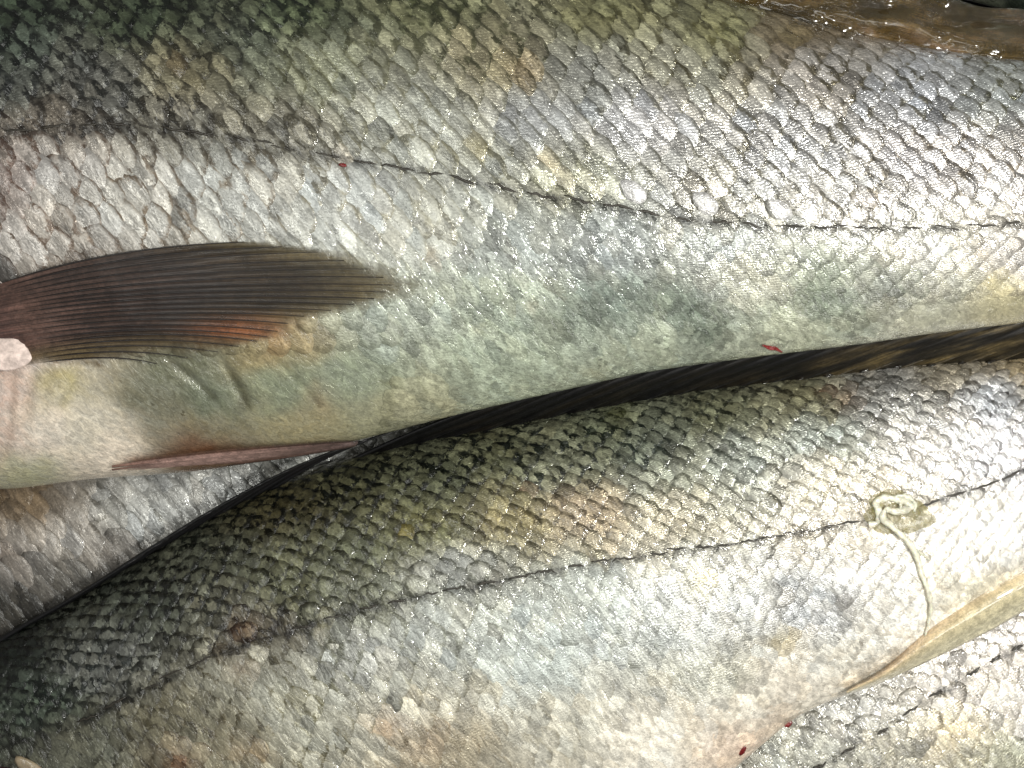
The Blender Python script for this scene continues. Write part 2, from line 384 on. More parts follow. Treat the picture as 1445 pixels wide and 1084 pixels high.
def catmull(pts, m=8):
    P = np.array(pts, float); P = np.vstack([2*P[0]-P[1], P, 2*P[-1]-P[-2]]); o = []
    for i in range(1, len(P)-2):
        for t in np.linspace(0, 1, m, endpoint=False):
            o.append(.5*((2*P[i])+(P[i+1]-P[i-1])*t+(2*P[i-1]-5*P[i]+4*P[i+1]-P[i+2])*t*t+(3*P[i]-P[i-1]-3*P[i+1]+P[i+2])*t**3))
    o.append(P[-2]); return np.array(o)
def fin_fan(name, parent, roots, mids, tips, nray, zfun, mat, raymat, colf, ray_r=(2.0, .7), na=26, sub=6, ridge=1.1, rays=True, split=True, rname='fin_ray', every=1, rspan=(0.03, 1)):
    """roots, mids, tips: polylines (x,y[,z]); rays are quadratic curves between them; the membrane is the swept sheet"""
    def samp(pts, t):
        a = np.array(pts, float); u = np.linspace(0, 1, len(a)); return np.array([np.interp(t, u, a[:, k]) for k in range(a.shape[1])])
    nb = nray*sub+1; V = np.zeros((na, nb, 3)); UV = np.zeros((na, nb, 2))
    for j in range(nb):
        t = j/(nb-1); c = bez(samp(roots, t), samp(mids, t), samp(tips, t), na)
        ph = (j % sub)/sub; rg = ridge*abs(math.cos(math.pi*ph))
        for i in range(na):
            z = zfun(c[i], i/(na-1), t); V[i, j] = (c[i][0], c[i][1], z+rg); UV[i, j] = (i/(na-1), t)
    Vf = V.reshape(-1, 3); UVf = UV.reshape(-1, 2); col, par = colf(UVf[:, 0], UVf[:, 1])
    ob = mesh(name, Vf, gridF(na, nb), mat, parent, {'light': col, 'par': par}, UVf)
    md = ob.modifiers.new('thickness', 'SOLIDIFY'); md.thickness = 1.2*S; md.offset = -1
    if rays:
        for r in range(0, nray+1, every):
            i0 = int(rspan[0]*(na-1)); i1 = max(i0+3, int(rspan[1]*(na-1))+1)
            p = V[i0:i1, min(r*sub, nb-1)].copy(); p[:, 2] += .4
            m_ = len(p); tube(rname, p, 0, 0, raymat, ob, 5, rs=(ray_r[0]+(ray_r[1]-ray_r[0])*np.linspace(0, 1, m_))*np.clip(np.linspace(0, 1, m_)*4+.12, 0, 1)*rng.uniform(.75, 1.2))
    return ob, V

# ================================================================== upper fish (A)
A = Fish(-620, 2050,
  top=[(-620, 250), (-400, 30), (-150, -70), (200, -95), (600, -80), (850, -45), (1000, -8), (1150, 36), (1300, 68), (1445, 88), (1650, 130), (2050, 215)],
  bot=[(-620, 330), (-400, 560), (-150, 670), (0, 690), (120, 677), (300, 662), (460, 632), (640, 586), (800, 549), (900, 527), (1050, 505), (1200, 487), (1300, 473), (1445, 455), (1650, 425), (2050, 360)],
  ll=[(-620, 290), (-200, 175), (0, 183), (150, 176), (250, 182), (350, 198), (500, 226), (600, 243), (720, 266), (830, 286), (950, 306), (1080, 318), (1200, 322), (1320, 322), (1445, 314), (1650, 300), (2050, 288)],
  zc=[(-620, 0), (300, 0), (1000, 0), (2050, 0)], ratio=.44,
  pts=[ # x, y, light, dark, (patch radius, seam strength, gloss)
  (-150,20,(80,92,72),(14,22,16),(.45,1,.5)),(0,10,(78,95,74),(10,18,12),(.42,1,.4)),(200,20,(84,98,74),(14,24,14),(.45,1,.4)),(400,15,(96,108,78),(24,34,20),(.5,1,.4)),(600,10,(138,140,104),(50,56,30),(.6,.9,.5)),
  (850,15,(150,148,105),(62,60,30),(.65,.9,.5)),(1000,40,(150,148,106),(74,70,36),(.7,.9,.5)),(1130,55,(128,110,84),(80,66,44),(.7,.8,.5)),(0,70,(86,98,88),(20,28,24),(.5,1,.4)),
  (0,120,(112,116,112),(34,38,38),(.6,1,.5)),(130,120,(120,120,116),(44,46,44),(.6,1,.5)),(260,105,(146,138,108),(58,54,38),(.65,.9,.5)),(450,100,(164,168,142),(92,92,62),(.75,.8,.6)),(330,60,(110,116,100),(40,46,38),(.6,.9,.5)),
  (700,90,(182,172,136),(78,78,52),(.75,.95,.8)),(820,110,(170,172,166),(84,84,76),(.75,.95,.8)),(950,90,(184,182,160),(92,86,62),(.8,1,.9)),(1150,105,(206,200,192),(100,92,74),(.78,1,1)),(1300,130,(196,200,208),(100,98,92),(.78,1,1)),(1400,130,(176,182,180),(96,96,78),(.76,1,.9)),
  (60,165,(128,118,108),(52,46,40),(.6,1,.5)),(250,160,(132,128,118),(54,50,42),(.6,1,.5)),(400,190,(140,136,124),(66,62,50),(.7,.9,.5)),(60,260,(200,196,190),(118,98,86),(.86,1,.4)),(180,290,(200,198,190),(116,100,84),(.86,1,.4)),(320,270,(196,198,192),(124,112,98),(.86,.95,.4)),
  (0,260,(178,160,152),(110,84,76),(.9,1,.4)),(480,290,(184,188,184),(126,120,100),(.9,.8,.4)),(600,310,(176,178,168),(128,124,104),(.9,.6,.4)),(550,150,(168,170,158),(112,110,88),(.8,.8,.6)),(750,160,(168,172,176),(112,112,106),(.8,.8,.7)),(900,170,(198,198,200),(126,124,116),(.85,.9,.9)),
  (1100,200,(202,202,202),(118,114,104),(.82,1,1)),(1300,220,(212,208,208),(120,110,100),(.82,1,1)),(1445,220,(206,202,198),(120,108,96),(.82,1,1)),(800,250,(166,166,148),(104,104,84),(.8,.85,.7)),(640,200,(166,168,158),(112,108,84),(.8,.8,.5)),
  (1000,280,(188,186,178),(100,96,84),(.78,.95,.9)),(1200,290,(194,192,188),(108,102,92),(.78,.95,.9)),(700,340,(146,152,148),(114,120,114),(.9,.5,.35)),(850,345,(136,142,142),(100,108,106),(.9,.5,.35)),(850,430,(112,122,112),(76,90,80),(.8,.55,.3)),(960,440,(108,118,106),(72,86,74),(.8,.55,.3)),(1000,350,(158,162,158),(122,128,122),(.9,.5,.6)),
  (1150,420,(122,132,116),(82,96,80),(.8,.5,.35)),(1280,400,(128,132,120),(90,98,84),(.8,.5,.4)),(1050,390,(172,172,156),(134,136,118),(.9,.4,.6)),(1300,360,(196,194,184),(146,144,134),(.9,.5,.7)),(1420,370,(184,178,170),(140,132,124),(.9,.5,.6)),(1300,400,(160,158,146),(116,120,106),(.9,.5,.6)),(700,440,(158,168,150),(116,128,108),(.9,.5,.4)),
  (700,520,(172,184,160),(128,142,118),(.9,.45,.4)),(900,490,(166,176,156),(124,136,114),(.9,.45,.4)),(1100,470,(178,184,160),(132,140,116),(.9,.4,.5)),(1300,440,(188,188,166),(142,142,120),(.9,.4,.5)),(1430,420,(186,178,140),(142,134,104),(.9,.4,.5)),(540,460,(156,164,150),(114,122,106),(.9,.5,.3)),
  (500,530,(158,168,144),(116,126,100),(.9,.4,.3)),(560,590,(178,176,142),(134,132,98),(.9,.4,.3)),(400,540,(150,160,134),(108,116,90),(.9,.4,.3)),(300,560,(146,154,132),(86,94,74),(.9,.7,.3)),(200,560,(160,160,138),(98,94,74),(.9,.8,.3)),(120,600,(240,230,208),(196,184,158),(.9,.5,.0)),
  (60,600,(252,240,222),(222,202,180),(.9,.5,.0)),(12,550,(236,212,198),(192,158,142),(.9,.7,.0)),(12,610,(238,216,200),(196,164,148),(.9,.7,.0)),(40,668,(226,224,186),(168,162,112),(.9,.5,.3)),(160,640,(252,238,218),(222,200,176),(.9,.4,.0)),(100,560,(228,218,190),(170,158,126),(.9,.6,.0)),(300,600,(164,158,130),(116,106,76),(.9,.7,.3)),(420,600,(184,174,134),(136,122,84),(.9,.6,.3)),(300,640,(150,112,86),(110,76,56),(.9,.5,.3)),
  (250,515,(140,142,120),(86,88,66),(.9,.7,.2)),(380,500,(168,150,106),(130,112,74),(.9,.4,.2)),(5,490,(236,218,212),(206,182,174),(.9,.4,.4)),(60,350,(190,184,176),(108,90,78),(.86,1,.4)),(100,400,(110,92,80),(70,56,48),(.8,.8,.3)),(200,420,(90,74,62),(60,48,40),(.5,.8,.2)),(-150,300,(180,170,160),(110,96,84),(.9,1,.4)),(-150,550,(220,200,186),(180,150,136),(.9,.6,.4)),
  (1600,200,(206,202,200),(140,130,120),(.9,.95,.9)),(1600,400,(180,178,160),(140,138,118),(.9,.5,.6)),(-400,300,(110,112,100),(60,62,54),(.6,.9,.4))],
  stains=[(90,535,32,(196,178,96),.8),(388,478,30,(184,120,80),.42),(430,468,40,(186,150,96),.5),(270,635,50,(140,88,62),.45),(553,538,7,(120,112,40),.9),(735,98,22,(216,172,112),.6),(672,205,24,(170,156,84),.7),(788,235,14,(206,184,140),.6),
          (1030,50,14,(190,196,120),.45),(1110,50,14,(196,178,110),.5),(600,358,16,(196,164,116),.6),(480,235,22,(204,176,140),.4),(1230,285,16,(190,150,130),.5),(1400,405,16,(196,178,110),.7),(255,95,18,(190,154,104),.5),(672,468,12,(176,160,120),.6),(450,565,22,(178,140,104),.5),
          (840,530,14,(150,146,108),.6),(755,430,12,(190,150,110),.5),(2,388,30,(10,7,9),1.0),(885,415,60,(110,124,116),.35),(345,560,14,(92,86,64),.6),(180,565,18,(124,118,98),.4),(235,575,14,(112,106,86),.4)],  # the near-black entry is a dark spot above the fin root
  creases=[(230,500,300,560,5,4.0),(310,505,350,575,6,5.5),(375,495,460,580,4,2.2),(45,520,32,640,8,3.6),(18,520,8,620,6,2.4),(66,530,56,650,7,2.2),(165,650,330,634,9,5.0),(2,470,44,500,9,5),(60,505,150,512,6,4)],
  marks=[(232,506,303,562,6,(76,74,56),.6),(322,520,350,574,7,(84,80,56),.65),(262,500,330,545,4,(84,88,66),.5),(395,505,452,575,2.2,(104,92,62),.6),(172,650,300,634,6,(128,86,58),.8),(290,634,470,628,6,(96,70,52),.7),(20,520,10,640,6,(206,178,156),.35),(42,525,30,600,5,(206,178,154),.3),(60,508,140,514,5,(92,72,40),.8),(100,525,90,570,8,(190,176,112),.4)])  # dark entries paint crease shade into the colour; pale ones tint the skin
rootA = thing('fish', 'upper big silver fish with brown side fin spread at the left, lying on top', 'fish', (700, 320, -160), 'silver fish heaped on each other')
bodyA = build_body(A, rootA, 400, 230)
def reliefA(x, y):
    ll = float(A.ll(x)); a = 1-.72*sstep(30, 110, y-ll)*sstep(420, 640, x)-.2*sstep(1100, 1400, x)*sstep(20, 60, y-ll)
    b = 1-.92*sstep(436, 500, y)*(1-sstep(480, 700, x)); return max(a*b, .06)
def keepA(x, y):
    if x < 60 and y > 440: return False
    if reliefA(x, y) < .17: return False
    lim = 505+(x-0)*.10
    if x < 420: return y < lim-25+rng.normal(0, 8)
    return True
finA_poly = lambda x, y: (x < 520) and (362-(x/9 if x < 280 else 31)+14 < y < 470) and y > 352
outA = build_scales(A, rootA, 34, 15, 17, (-240, 1640), shear=.33, rotdeg=22, tall=13, lean=.46, keep=keepA, rfn=reliefA, glint_scales=[(905,277),(1000,292),(1103,292),(318,172),(403,182),(590,212),(700,228),(222,158)])
emit_scales(outA, rootA, finA_poly)

# lateral line pores
def pores(f, root, xs, y_off=0, ln=10, mat=M_pore, r=1.9, up=3.3):
    for x in xs:
        x = x+rng.normal(0, 2); l = ln*rng.uniform(.7, 1.2); X = np.linspace(x-l, x+l, 7); Y = f.ll(X)+y_off+rng.normal(0, .9, 7)+(X-x)*rng.normal(.05, .08)+rng.normal(0, 1.2)
        Z = f.z_at(X, Y)+up; rs = r*np.array([.35, .8, 1.1, .9, 1.2, .8, .3])*rng.uniform(.8, 1.15)
        tube('lateral_line_pore', np.stack([X, Y, Z], 1), 0, 0, mat, root, 6, rs=rs, flat=.7)
pores(A, rootA, [20, 75, 128, 165, 200, 250, 285, 338, 372, 398, 460, 515, 556, 608, 655, 712, 765, 815, 868, 915, 965, 1012, 1060, 1115, 1175, 1225, 1290, 1340, 1388, 1432], ln=20, r=1.7)

# pectoral fin
def zA(off):
    return lambda c, u, t: float(A.z_at(np.array(c[0]), np.array(c[1])))+off(u, t)
def ramp_cols(u, stops):
    xs = [s_[0] for s_ in stops]; C = np.array([lin(s_[1]) for s_ in stops]); return np.stack([np.interp(u, xs, C[:, k]) for k in range(3)], 1)
def pec_col(u, v):
    c = ramp_cols(u, [(0, (76, 44, 44)), (.16, (112, 84, 74)), (.35, (82, 62, 54)), (.6, (54, 42, 34)), (.8, (66, 54, 36)), (1, (128, 114, 78))])
    c = .70*c*(.5+1.0*vn(v*15, u*2.2))[:, None]*(1-.35*np.exp(-((v-.5)/.25)**2)*sstep(.2, .5, u)*(1-sstep(.8, 1, u)))[:, None]
    low = sstep(.72, 1.0, v)[:, None]; o = np.exp(-((u-.88)/.16)**2-((v-.72)/.10)**2)[:, None]
    c = c*(1-low)+low*lin((112, 96, 66)); c = c*(1-.55*o)+.55*o*lin((176, 104, 62))
    al = 1-.9*sstep(.88, 1.0, u)-.75*sstep(.80, 1.0, v)*sstep(.25, .8, u)-.3*sstep(.72, .8, v)-.5*sstep(.9, 1, v)*(1-sstep(.15, .4, u))
    al = al*(1-.35*sstep(.6, .9, u))
    return c, np.stack([np.clip(al, .03, 1), v, u], 1)
roots = [(-62, 425), (-60, 440), (-52, 455), (-40, 475), (-5, 500), (15, 520)]
mids = [(120, 345), (160, 372), (180, 400), (190, 430), (190, 455), (150, 492)]
tips = [(370, 341), (480, 354), (555, 378), (600, 401), (580, 420), (520, 436), (440, 452), (410, 474), (380, 486), (320, 500), (230, 516)]
pecA, _ = fin_fan('pectoral_fin', rootA, roots, mids, tips, 19, zA(lambda u, t: 5+10*math.sin(math.pi*min(u*1.1, 1))*(1-t)**.5), M_fin, M_ray, pec_col, ray_r=(1.7, .6), na=40, rspan=(.2, .95))
pecA['label'] = 'brown fan shaped fin with dark rays'
# pale flesh at the fin root
M_flesh = plain('pale_pink_flesh', (236, 216, 206), .6, .05, 1.0, 8)
fx, fy = -8, 492
blob('gill_cover_edge', (fx, fy, float(A.z_at(np.array(5.), np.array(fy)))+2), (52, 27, 8), M_flesh, rootA, 18, 40, .10, rot=.25)
# pelvic fin, folded along the belly
def pel_col(u, v):
    c = ramp_cols(v, [(0, (112, 84, 66)), (.2, (104, 74, 60)), (.36, (168, 136, 126)), (.75, (178, 146, 136)), (.92, (120, 88, 74)), (1, (46, 34, 30))])
    d = sstep(.45, 1.0, u)[:, None]; c = c*(1-.75*d)+.75*d*lin((34, 28, 30)); e = (1-sstep(.0, .10, u))[:, None]*(np.abs(v-.55) < .3)[:, None]
    return c*(1-e)+e*lin((232, 206, 182)), np.stack([np.clip(sstep(-.02, .38, v)*sstep(.0, .25, u)*(1-.8*sstep(.9, 1, v)*(1-sstep(.2, .5, u)))*1.0, .0, 1), v, u], 1)
def zpel(c, u, t): return 34-26*u+22*math.sin(math.pi*min(max(t, 0), 1))-50*t*0
fin_fan('pelvic_fin', rootA, [(150, 653, 0), (154, 661, 0), (158, 669, 0)], [(300, 629, 0), (300, 645, 0), (300, 667, 0)], [(505, 621, 0), (505, 626, 0), (500, 631, 0)], 6, lambda c, u, t: float(A.z_at(np.array(c[0]), np.array(c[1])))*(1-.5*t)+4+2*u+12*math.sin(math.pi*t), M_fin, M_ray, pel_col, na=30, rays=False, ridge=1.0)
for k, t in enumerate((.3, .62)):
    p = bez((158, 655+6*t*2, 0), (300, 634+14*t, 0), (480, 624+12*t, 0), 22); p[:, 2] = A.z_at(p[:, 0], p[:, 1])*(1-.5*t)+13-3*t; tube('fin_ray', p, 2.0, 1.0, plain('pink_ray%d' % k, (146, 112, 100), .5, .2), bpy.data.objects['pelvic_fin'], 6)

# dorsal fin, wet and folded at the top right
def dA_col(u, v):
    n = fbm(u*7, v*3.5); c = ramp_cols(n, [(.25, (34, 28, 12)), (.45, (70, 56, 24)), (.58, (90, 72, 40)), (.75, (130, 104, 78))])
    d = sstep(.3, .8, v)[:, None]*sstep(.35, .75, u)[:, None]; return c*(1-.75*d)+.75*d*lin((36, 32, 16)), np.stack([np.ones_like(u), v, u], 1)
def sheet(name, parent, lower, upper, nu, nv, zf, mat, colf, label=None):
    lo, up = pl(lower), pl(upper); x0, x1 = lower[0][0], lower[-1][0]; V = []; UV = []
    for i in range(nu):
        for j in range(nv):
            x = x0+(x1-x0)*i/(nu-1); t = j/(nv-1); y = float(lo(x))*(1-t)+float(up(x))*t; V.append((x, y, zf(x, y, t))); UV.append((i/(nu-1), t))
    V = np.array(V); UV = np.array(UV); c, p = colf(UV[:, 0], UV[:, 1]); o = mesh(name, V, gridF(nu, nv), mat, parent, {'light': c, 'par': p}, UV)
    md = o.modifiers.new('thickness', 'SOLIDIFY'); md.thickness = 2*S; md.offset = -1
    return o
M_wetbrown = fin_material('wet_brown_fin_skin', .14, 1.0, 1.0, .6)
def zdA(x, y, t):
    b = float(A.z_at(np.array(x), np.array(y+0.))) if t < .12 else 0
    return 12*math.sin(min(t*4, 1)*math.pi/2)+26*(fbm(x/85, y/32, 2)-.5)*2*min(t*4, 1)+7*(fbm(x/24, y/11, 2)-.5)*2*min(t*4, 1)*(1-.5*t)+10*math.exp(-((t-.35-(x-1100)*.0003)/.10)**2)+7*math.sin(x/70+t*4)*t-34*t*t-4
dorA = sheet('dorsal_fin', rootA, [(930, -30), (1000, 5), (1100, 34), (1200, 68), (1300, 92), (1445, 108), (1650, 150)], [(930, -60), (1000, -60), (1100, -60), (1200, -55), (1300, -25), (1365, 6), (1445, 15), (1650, 60)], 120, 44, zdA, M_wetbrown, dA_col)
dorA['label'] = 'wet brown folded back fin with bright glints'
for k in range(8):
    x0 = 1080+k*52; p = np.array([(x0+t*120, float(np.interp(x0+t*120, [1000, 1300, 1445, 1700], [0, 60, 72, 130]))-10-38*t+k*1.0, 0) for t in np.linspace(0, 1, 14)])
    _lo = pl([(930, -30), (1000, 5), (1100, 34), (1200, 68), (1300, 92), (1445, 108), (1650, 150)]); _up = pl([(930, -60), (1000, -60), (1100, -60), (1200, -55), (1300, -25), (1365, 6), (1445, 15), (1650, 60)])
    for q in p: l_ = float(_lo(q[0])); q[2] = zdA(q[0], q[1], min(max((q[1]-l_)/(float(_up(q[0]))-l_), 0), 1))
    tube('fin_ray', p+np.array([0, 0, -.6]), 2.2, 1.0, M_wetray, dorA, 8, flat=.8)

# ================================================================== lower fish (B)
B = Fish(-520, 2000,
  top=[(-520, 1330), (-250, 1080), (-60, 940), (0, 900), (100, 845), (200, 785), (300, 728), (430, 668), (560, 630), (700, 603), (850, 573), (1000, 548), (1150, 530), (1300, 513), (1445, 503), (1650, 470), (2000, 440)],
  bot=[(-520, 1400), (-250, 1420), (0, 1420), (300, 1370), (600, 1290), (900, 1170), (1000, 1115), (1060, 1064), (1130, 1008), (1200, 978), (1300, 934), (1380, 895), (1445, 862), (1650, 760), (2000, 560)],
  ll=[(-520, 1370), (-200, 1130), (0, 1052), (100, 1022), (200, 975), (300, 925), (400, 893), (500, 862), (600, 840), (700, 820), (800, 800), (900, 785), (1000, 772), (1100, 757), (1200, 737), (1300, 712), (1400, 682), (1445, 662), (1650, 605), (2000, 500)],
  zc=[(-520, -150), (2000, -150)], ratio=.46,
  pts=[
  (0,920,(26,36,28),(5,10,7),(.4,1,.3)),(60,1000,(84,98,86),(14,26,19),(.4,1,.3)),(200,860,(86,92,82),(15,20,17),(.45,1,.4)),(400,720,(94,88,60),(16,18,14),(.5,1,.4)),(300,800,(94,98,84),(19,24,19),(.5,1,.4)),
  (500,690,(96,96,70),(14,18,14),(.55,1,.5)),(620,680,(110,114,90),(16,22,18),(.55,1,.5)),(700,640,(124,126,96),(18,24,18),(.55,1,.5)),(850,610,(134,140,112),(26,34,24),(.6,1,.6)),(780,660,(142,144,120),(26,34,28),(.6,1,.6)),(900,640,(116,124,112),(34,44,40),(.7,1,.5)),
  (1000,590,(128,130,102),(40,44,30),(.65,1,.6)),(1112,1024,(230,206,180),(190,160,130),(1,.3,.5)),(1120,570,(140,136,104),(58,54,34),(.7,1,.6)),(1250,560,(172,172,170),(86,86,84),(.8,1,.9)),(1400,560,(176,182,192),(96,98,104),(.8,1,.9)),(1430,520,(186,164,122),(110,92,60),(.8,.9,.8)),(1330,530,(176,166,146),(96,86,66),(.8,.9,.8)),
  (150,950,(122,124,120),(30,36,35),(.6,1,.4)),(300,870,(116,116,102),(36,38,31),(.6,1,.4)),(400,820,(112,114,88),(42,44,27),(.6,1,.4)),(500,780,(106,110,86),(42,44,26),(.65,1,.4)),(600,750,(124,122,80),(56,52,28),(.7,.9,.5)),(720,740,(158,146,104),(78,68,40),(.7,.9,.6)),(820,720,(186,166,136),(86,74,58),(.75,.95,.7)),
  (950,680,(158,160,142),(78,80,68),(.75,.95,.7)),(1050,650,(150,156,148),(78,84,78),(.75,.95,.7)),(1150,620,(156,164,158),(92,98,92),(.8,.9,.8)),(950,720,(190,182,160),(104,100,82),(.8,.9,.8)),(1150,670,(216,210,192),(140,132,112),(.95,.9,.9)),(1300,630,(228,224,218),(156,150,148),(1,.85,1)),(1420,630,(230,228,230),(156,152,158),(1,.85,1)),
  (500,840,(122,124,106),(62,64,50),(.7,.9,.5)),(640,800,(150,152,148),(84,86,78),(.75,.9,.6)),(350,890,(110,100,84),(42,34,26),(.6,1,.4)),(100,1050,(112,112,98),(52,52,42),(.7,.9,.4)),(230,1010,(128,122,100),(66,60,42),(.7,.9,.4)),(350,960,(164,162,146),(96,90,70),(.85,1,.4)),(420,1000,(182,182,166),(106,102,76),(.9,1,.4)),(500,930,(174,176,170),(100,102,90),(.85,1,.5)),
  (300,1050,(152,146,124),(92,82,60),(.8,.9,.4)),(550,980,(186,186,172),(120,116,94),(.9,.8,.4)),(600,900,(176,180,172),(112,114,100),(.9,.8,.5)),(800,850,(166,172,166),(112,116,108),(.9,.6,.5)),(750,930,(182,190,184),(136,142,134),(.95,.6,.5)),(900,900,(190,194,188),(132,136,126),(.95,.6,.6)),(1000,850,(196,198,194),(138,140,132),(.95,.6,.7)),
  (800,1020,(206,202,184),(150,142,120),(.95,.6,.3)),(620,1060,(184,172,146),(132,112,84),(.95,.6,.5)),(1000,960,(196,196,180),(146,142,122),(.95,.5,.6)),(1150,850,(186,188,188),(124,122,118),(.95,.7,.8)),(1250,820,(234,230,220),(172,162,146),(1,.6,.7)),(1380,780,(240,236,226),(180,172,158),(1,.6,.7)),(1200,930,(238,234,220),(184,172,150),(1,.5,.5)),
  (1050,1000,(242,236,220),(196,184,162),(1,.4,.25)),(1300,900,(246,242,230),(206,190,166),(1,.4,.4)),(1400,850,(238,228,200),(194,174,138),(1,.4,.4)),(1150,990,(248,238,218),(216,192,166),(1,.3,.15)),(1060,1060,(248,222,196),(216,176,148),(1,.3,.15)),(900,1060,(242,236,220),(192,180,156),(1,.4,.2)),(1200,740,(214,206,190),(140,132,112),(1,.8,.9)),
  (1600,600,(230,228,226),(160,156,150),(1,.8,.9)),(1600,750,(220,214,190),(170,160,130),(1,.5,.8)),(-200,1100,(60,66,60),(20,24,20),(.6,1,.4)),(0,1250,(180,178,166),(120,116,100),(.9,.8,.4)),(500,1250,(200,196,180),(150,140,116),(.9,.6,.4))],
  stains=[(540,1022,22,(190,132,72),.7),(595,985,24,(190,164,116),.45),(600,1050,36,(196,156,122),.4),(1235,718,16,(176,168,116),.5),(680,970,24,(176,150,96),.6),(340,945,18,(120,70,36),.8),(330,890,16,(104,60,34),.85),(310,915,12,(96,62,36),.7),(240,1075,30,(150,86,44),.8),(350,1065,28,(160,120,76),.6),(410,985,22,(170,156,92),.5),
          (985,818,24,(196,180,112),.75),(1105,897,22,(206,180,96),.85),(1050,1062,9,(196,110,84),.6),(1113,1024,9,(196,110,84),.6),(1190,558,20,(140,96,46),.9),(1155,552,12,(116,66,40),.9),(975,750,14,(190,176,120),.5),(728,697,7,(106,52,34),.9),(800,700,26,(214,184,148),.5),(830,790,20,(176,158,96),.6),(880,585,20,(130,134,50),.6),(1150,640,14,(176,152,104),.4),
          (1130,830,34,(132,130,122),.4),(1080,900,30,(140,146,148),.4),(1325,820,20,(206,186,140),.5),(440,877,9,(206,186,120),.7),(560,760,7,(186,164,60),.8)],
  creases=[(1290,905,1445,805,12,4)])
rootB = thing('fish', 'lower big silver fish with dark mottled back, pale thread of slime on its side', 'fish', (700, 850, -290), 'silver fish heaped on each other')
bodyB = build_body(B, rootB)
outB = build_scales(B, rootB, 30, 18, 26, (-240, 1640), shear=.36, rotdeg=26, tall=12, lean=.38, keep=lambda x, y: y < 1180, rfn=lambda x, y: (1-.78*float(sstep(50, 170, y-float(B.ll(x)))*sstep(450, 750, x)))*(1-.25*float(sstep(0, 40, y-float(B.ll(x))))), glint_scales=[(355,895),(432,873),(513,850),(592,824),(665,808),(82,1020),(197,958),(280,925)], relief=.95)
emit_scales(outB, rootB)
pores(B, rootB, [120, 160, 205, 245, 285, 330, 372, 425, 470, 520, 560, 610, 640, 690, 735, 770, 812, 850, 880, 925, 955, 995, 1030, 1062, 1092, 1125, 1160, 1195, 1310, 1345, 1395, 1430], ln=16, r=1.5)

# dorsal fins of B: black, folded back, squeezed under the belly of A
def dB_col(u, v):
    n = fbm(u*7, v*30); c = ramp_cols(n, [(.2, (10, 10, 12)), (.5, (20, 19, 20)), (.8, (34, 30, 28))])
    return c, np.stack([np.ones_like(u), v, u], 1)
def dB2_col(u, v):
    n = fbm(u*5, v*26); c = ramp_cols(n, [(.2, (14, 12, 10)), (.5, (30, 26, 18)), (.8, (84, 72, 46))]); k = (1-sstep(.45, .72, v))[:, None]
    return c*(1-.92*k)+.92*k*lin((9, 9, 10)), np.stack([np.ones_like(u), v, u], 1)
# first (spiny) dorsal: spines rooted along the back from lower left, tips towards the tail
def spine_pts(f, x0, ln, lift, zl, up):
    t = np.linspace(0, 1, 18); X = x0+t*ln; Y = f.top(X)+7-up*np.sin(t*math.pi*.55)-lift*t; Z = f.zc(X)+12+zl*np.sin(t*math.pi*.5); return np.stack([X, Y, Z], 1)
d1 = []
for k in range(11):
    d1.append(spine_pts(B, -60+k*42, 255-6*k, 2+k*1.3, 46+k*2, 6+k*.8))
V = np.array(d1); nv_ = 18; VV = []; UVd = []
for k in range(10):
    for s_ in range(4):
        t = s_/4; VV.append(V[k]*(1-t)+V[k+1]*t-np.array([0, 0, 3*math.sin(math.pi*t)])); UVd.append([(i/17, (k+t)/10) for i in range(18)])
VV.append(V[10]); UVd.append([(i/17, 1.0) for i in range(18)])
VV = np.array(VV); UVd = np.array(UVd).reshape(-1, 2); c_, p_ = dB_col(UVd[:, 0], UVd[:, 1])
fin1 = mesh('dorsal_fin', VV.reshape(-1, 3), gridF(len(VV), 18), M_blackfin, rootB, {'light': c_, 'par': p_}, UVd)
md = fin1.modifiers.new('thickness', 'SOLIDIFY'); md.thickness = 2*S
fin1['label'] = 'black spiny front back fin folded flat'
for k in range(11): tube('fin_spine', V[k]+np.array([0, 0, 0.0]), 4.6, 1.0, M_spine, fin1, 7)
# second dorsal
d2 = []
for k in range(24):
    x0 = 470+k*46; ln = 250-2*k; t = np.linspace(0, 1, 20); X = x0+t*ln; gap = 26+18*t
    Y = B.top(X)+9-(46+k*.7)*t**.9-6*t*t; Z = B.zc(X)+14+58*np.sin(t*math.pi/2); d2.append(np.stack([X, Y, Z], 1))
V2 = np.array(d2); VV = []; UVd = []
for k in range(23):
    for s_ in range(4):
        t = s_/4; VV.append(V2[k]*(1-t)+V2[k+1]*t-np.array([0, 0, 3.5*math.sin(math.pi*t)])); UVd.append([(i/19, (k+t)/23) for i in range(20)])
VV.append(V2[-1]); UVd.append([(i/19, 1.0) for i in range(20)])
VV = np.array(VV); UVd = np.array(UVd).reshape(-1, 2); c_, p_ = dB2_col(UVd[:, 0], UVd[:, 1])
fin2 = mesh('dorsal_fin', VV.reshape(-1, 3), gridF(len(VV), 20), M_wetfin, rootB, {'light': c_, 'par': p_}, UVd)
md = fin2.modifiers.new('thickness', 'SOLIDIFY'); md.thickness = 2*S
fin2['label'] = 'dark olive soft rear back fin pressed under the fish above'
for k in range(24): tube('fin_ray', V2[k]+np.array([0, 0, -1.0]), 3.2, 1.0, M_spine if k < 15 else M_rayo, fin2, 6)

for k in range(11, 24):
    p0 = V2[k][1]+np.array([rng.normal(0, 3), -2+rng.normal(0, 1.5), 3]); blob('ray_base', tuple(p0), (10, 3.8, 5), M_wetbase, fin2, 6, 8, .3, rot=-.35)
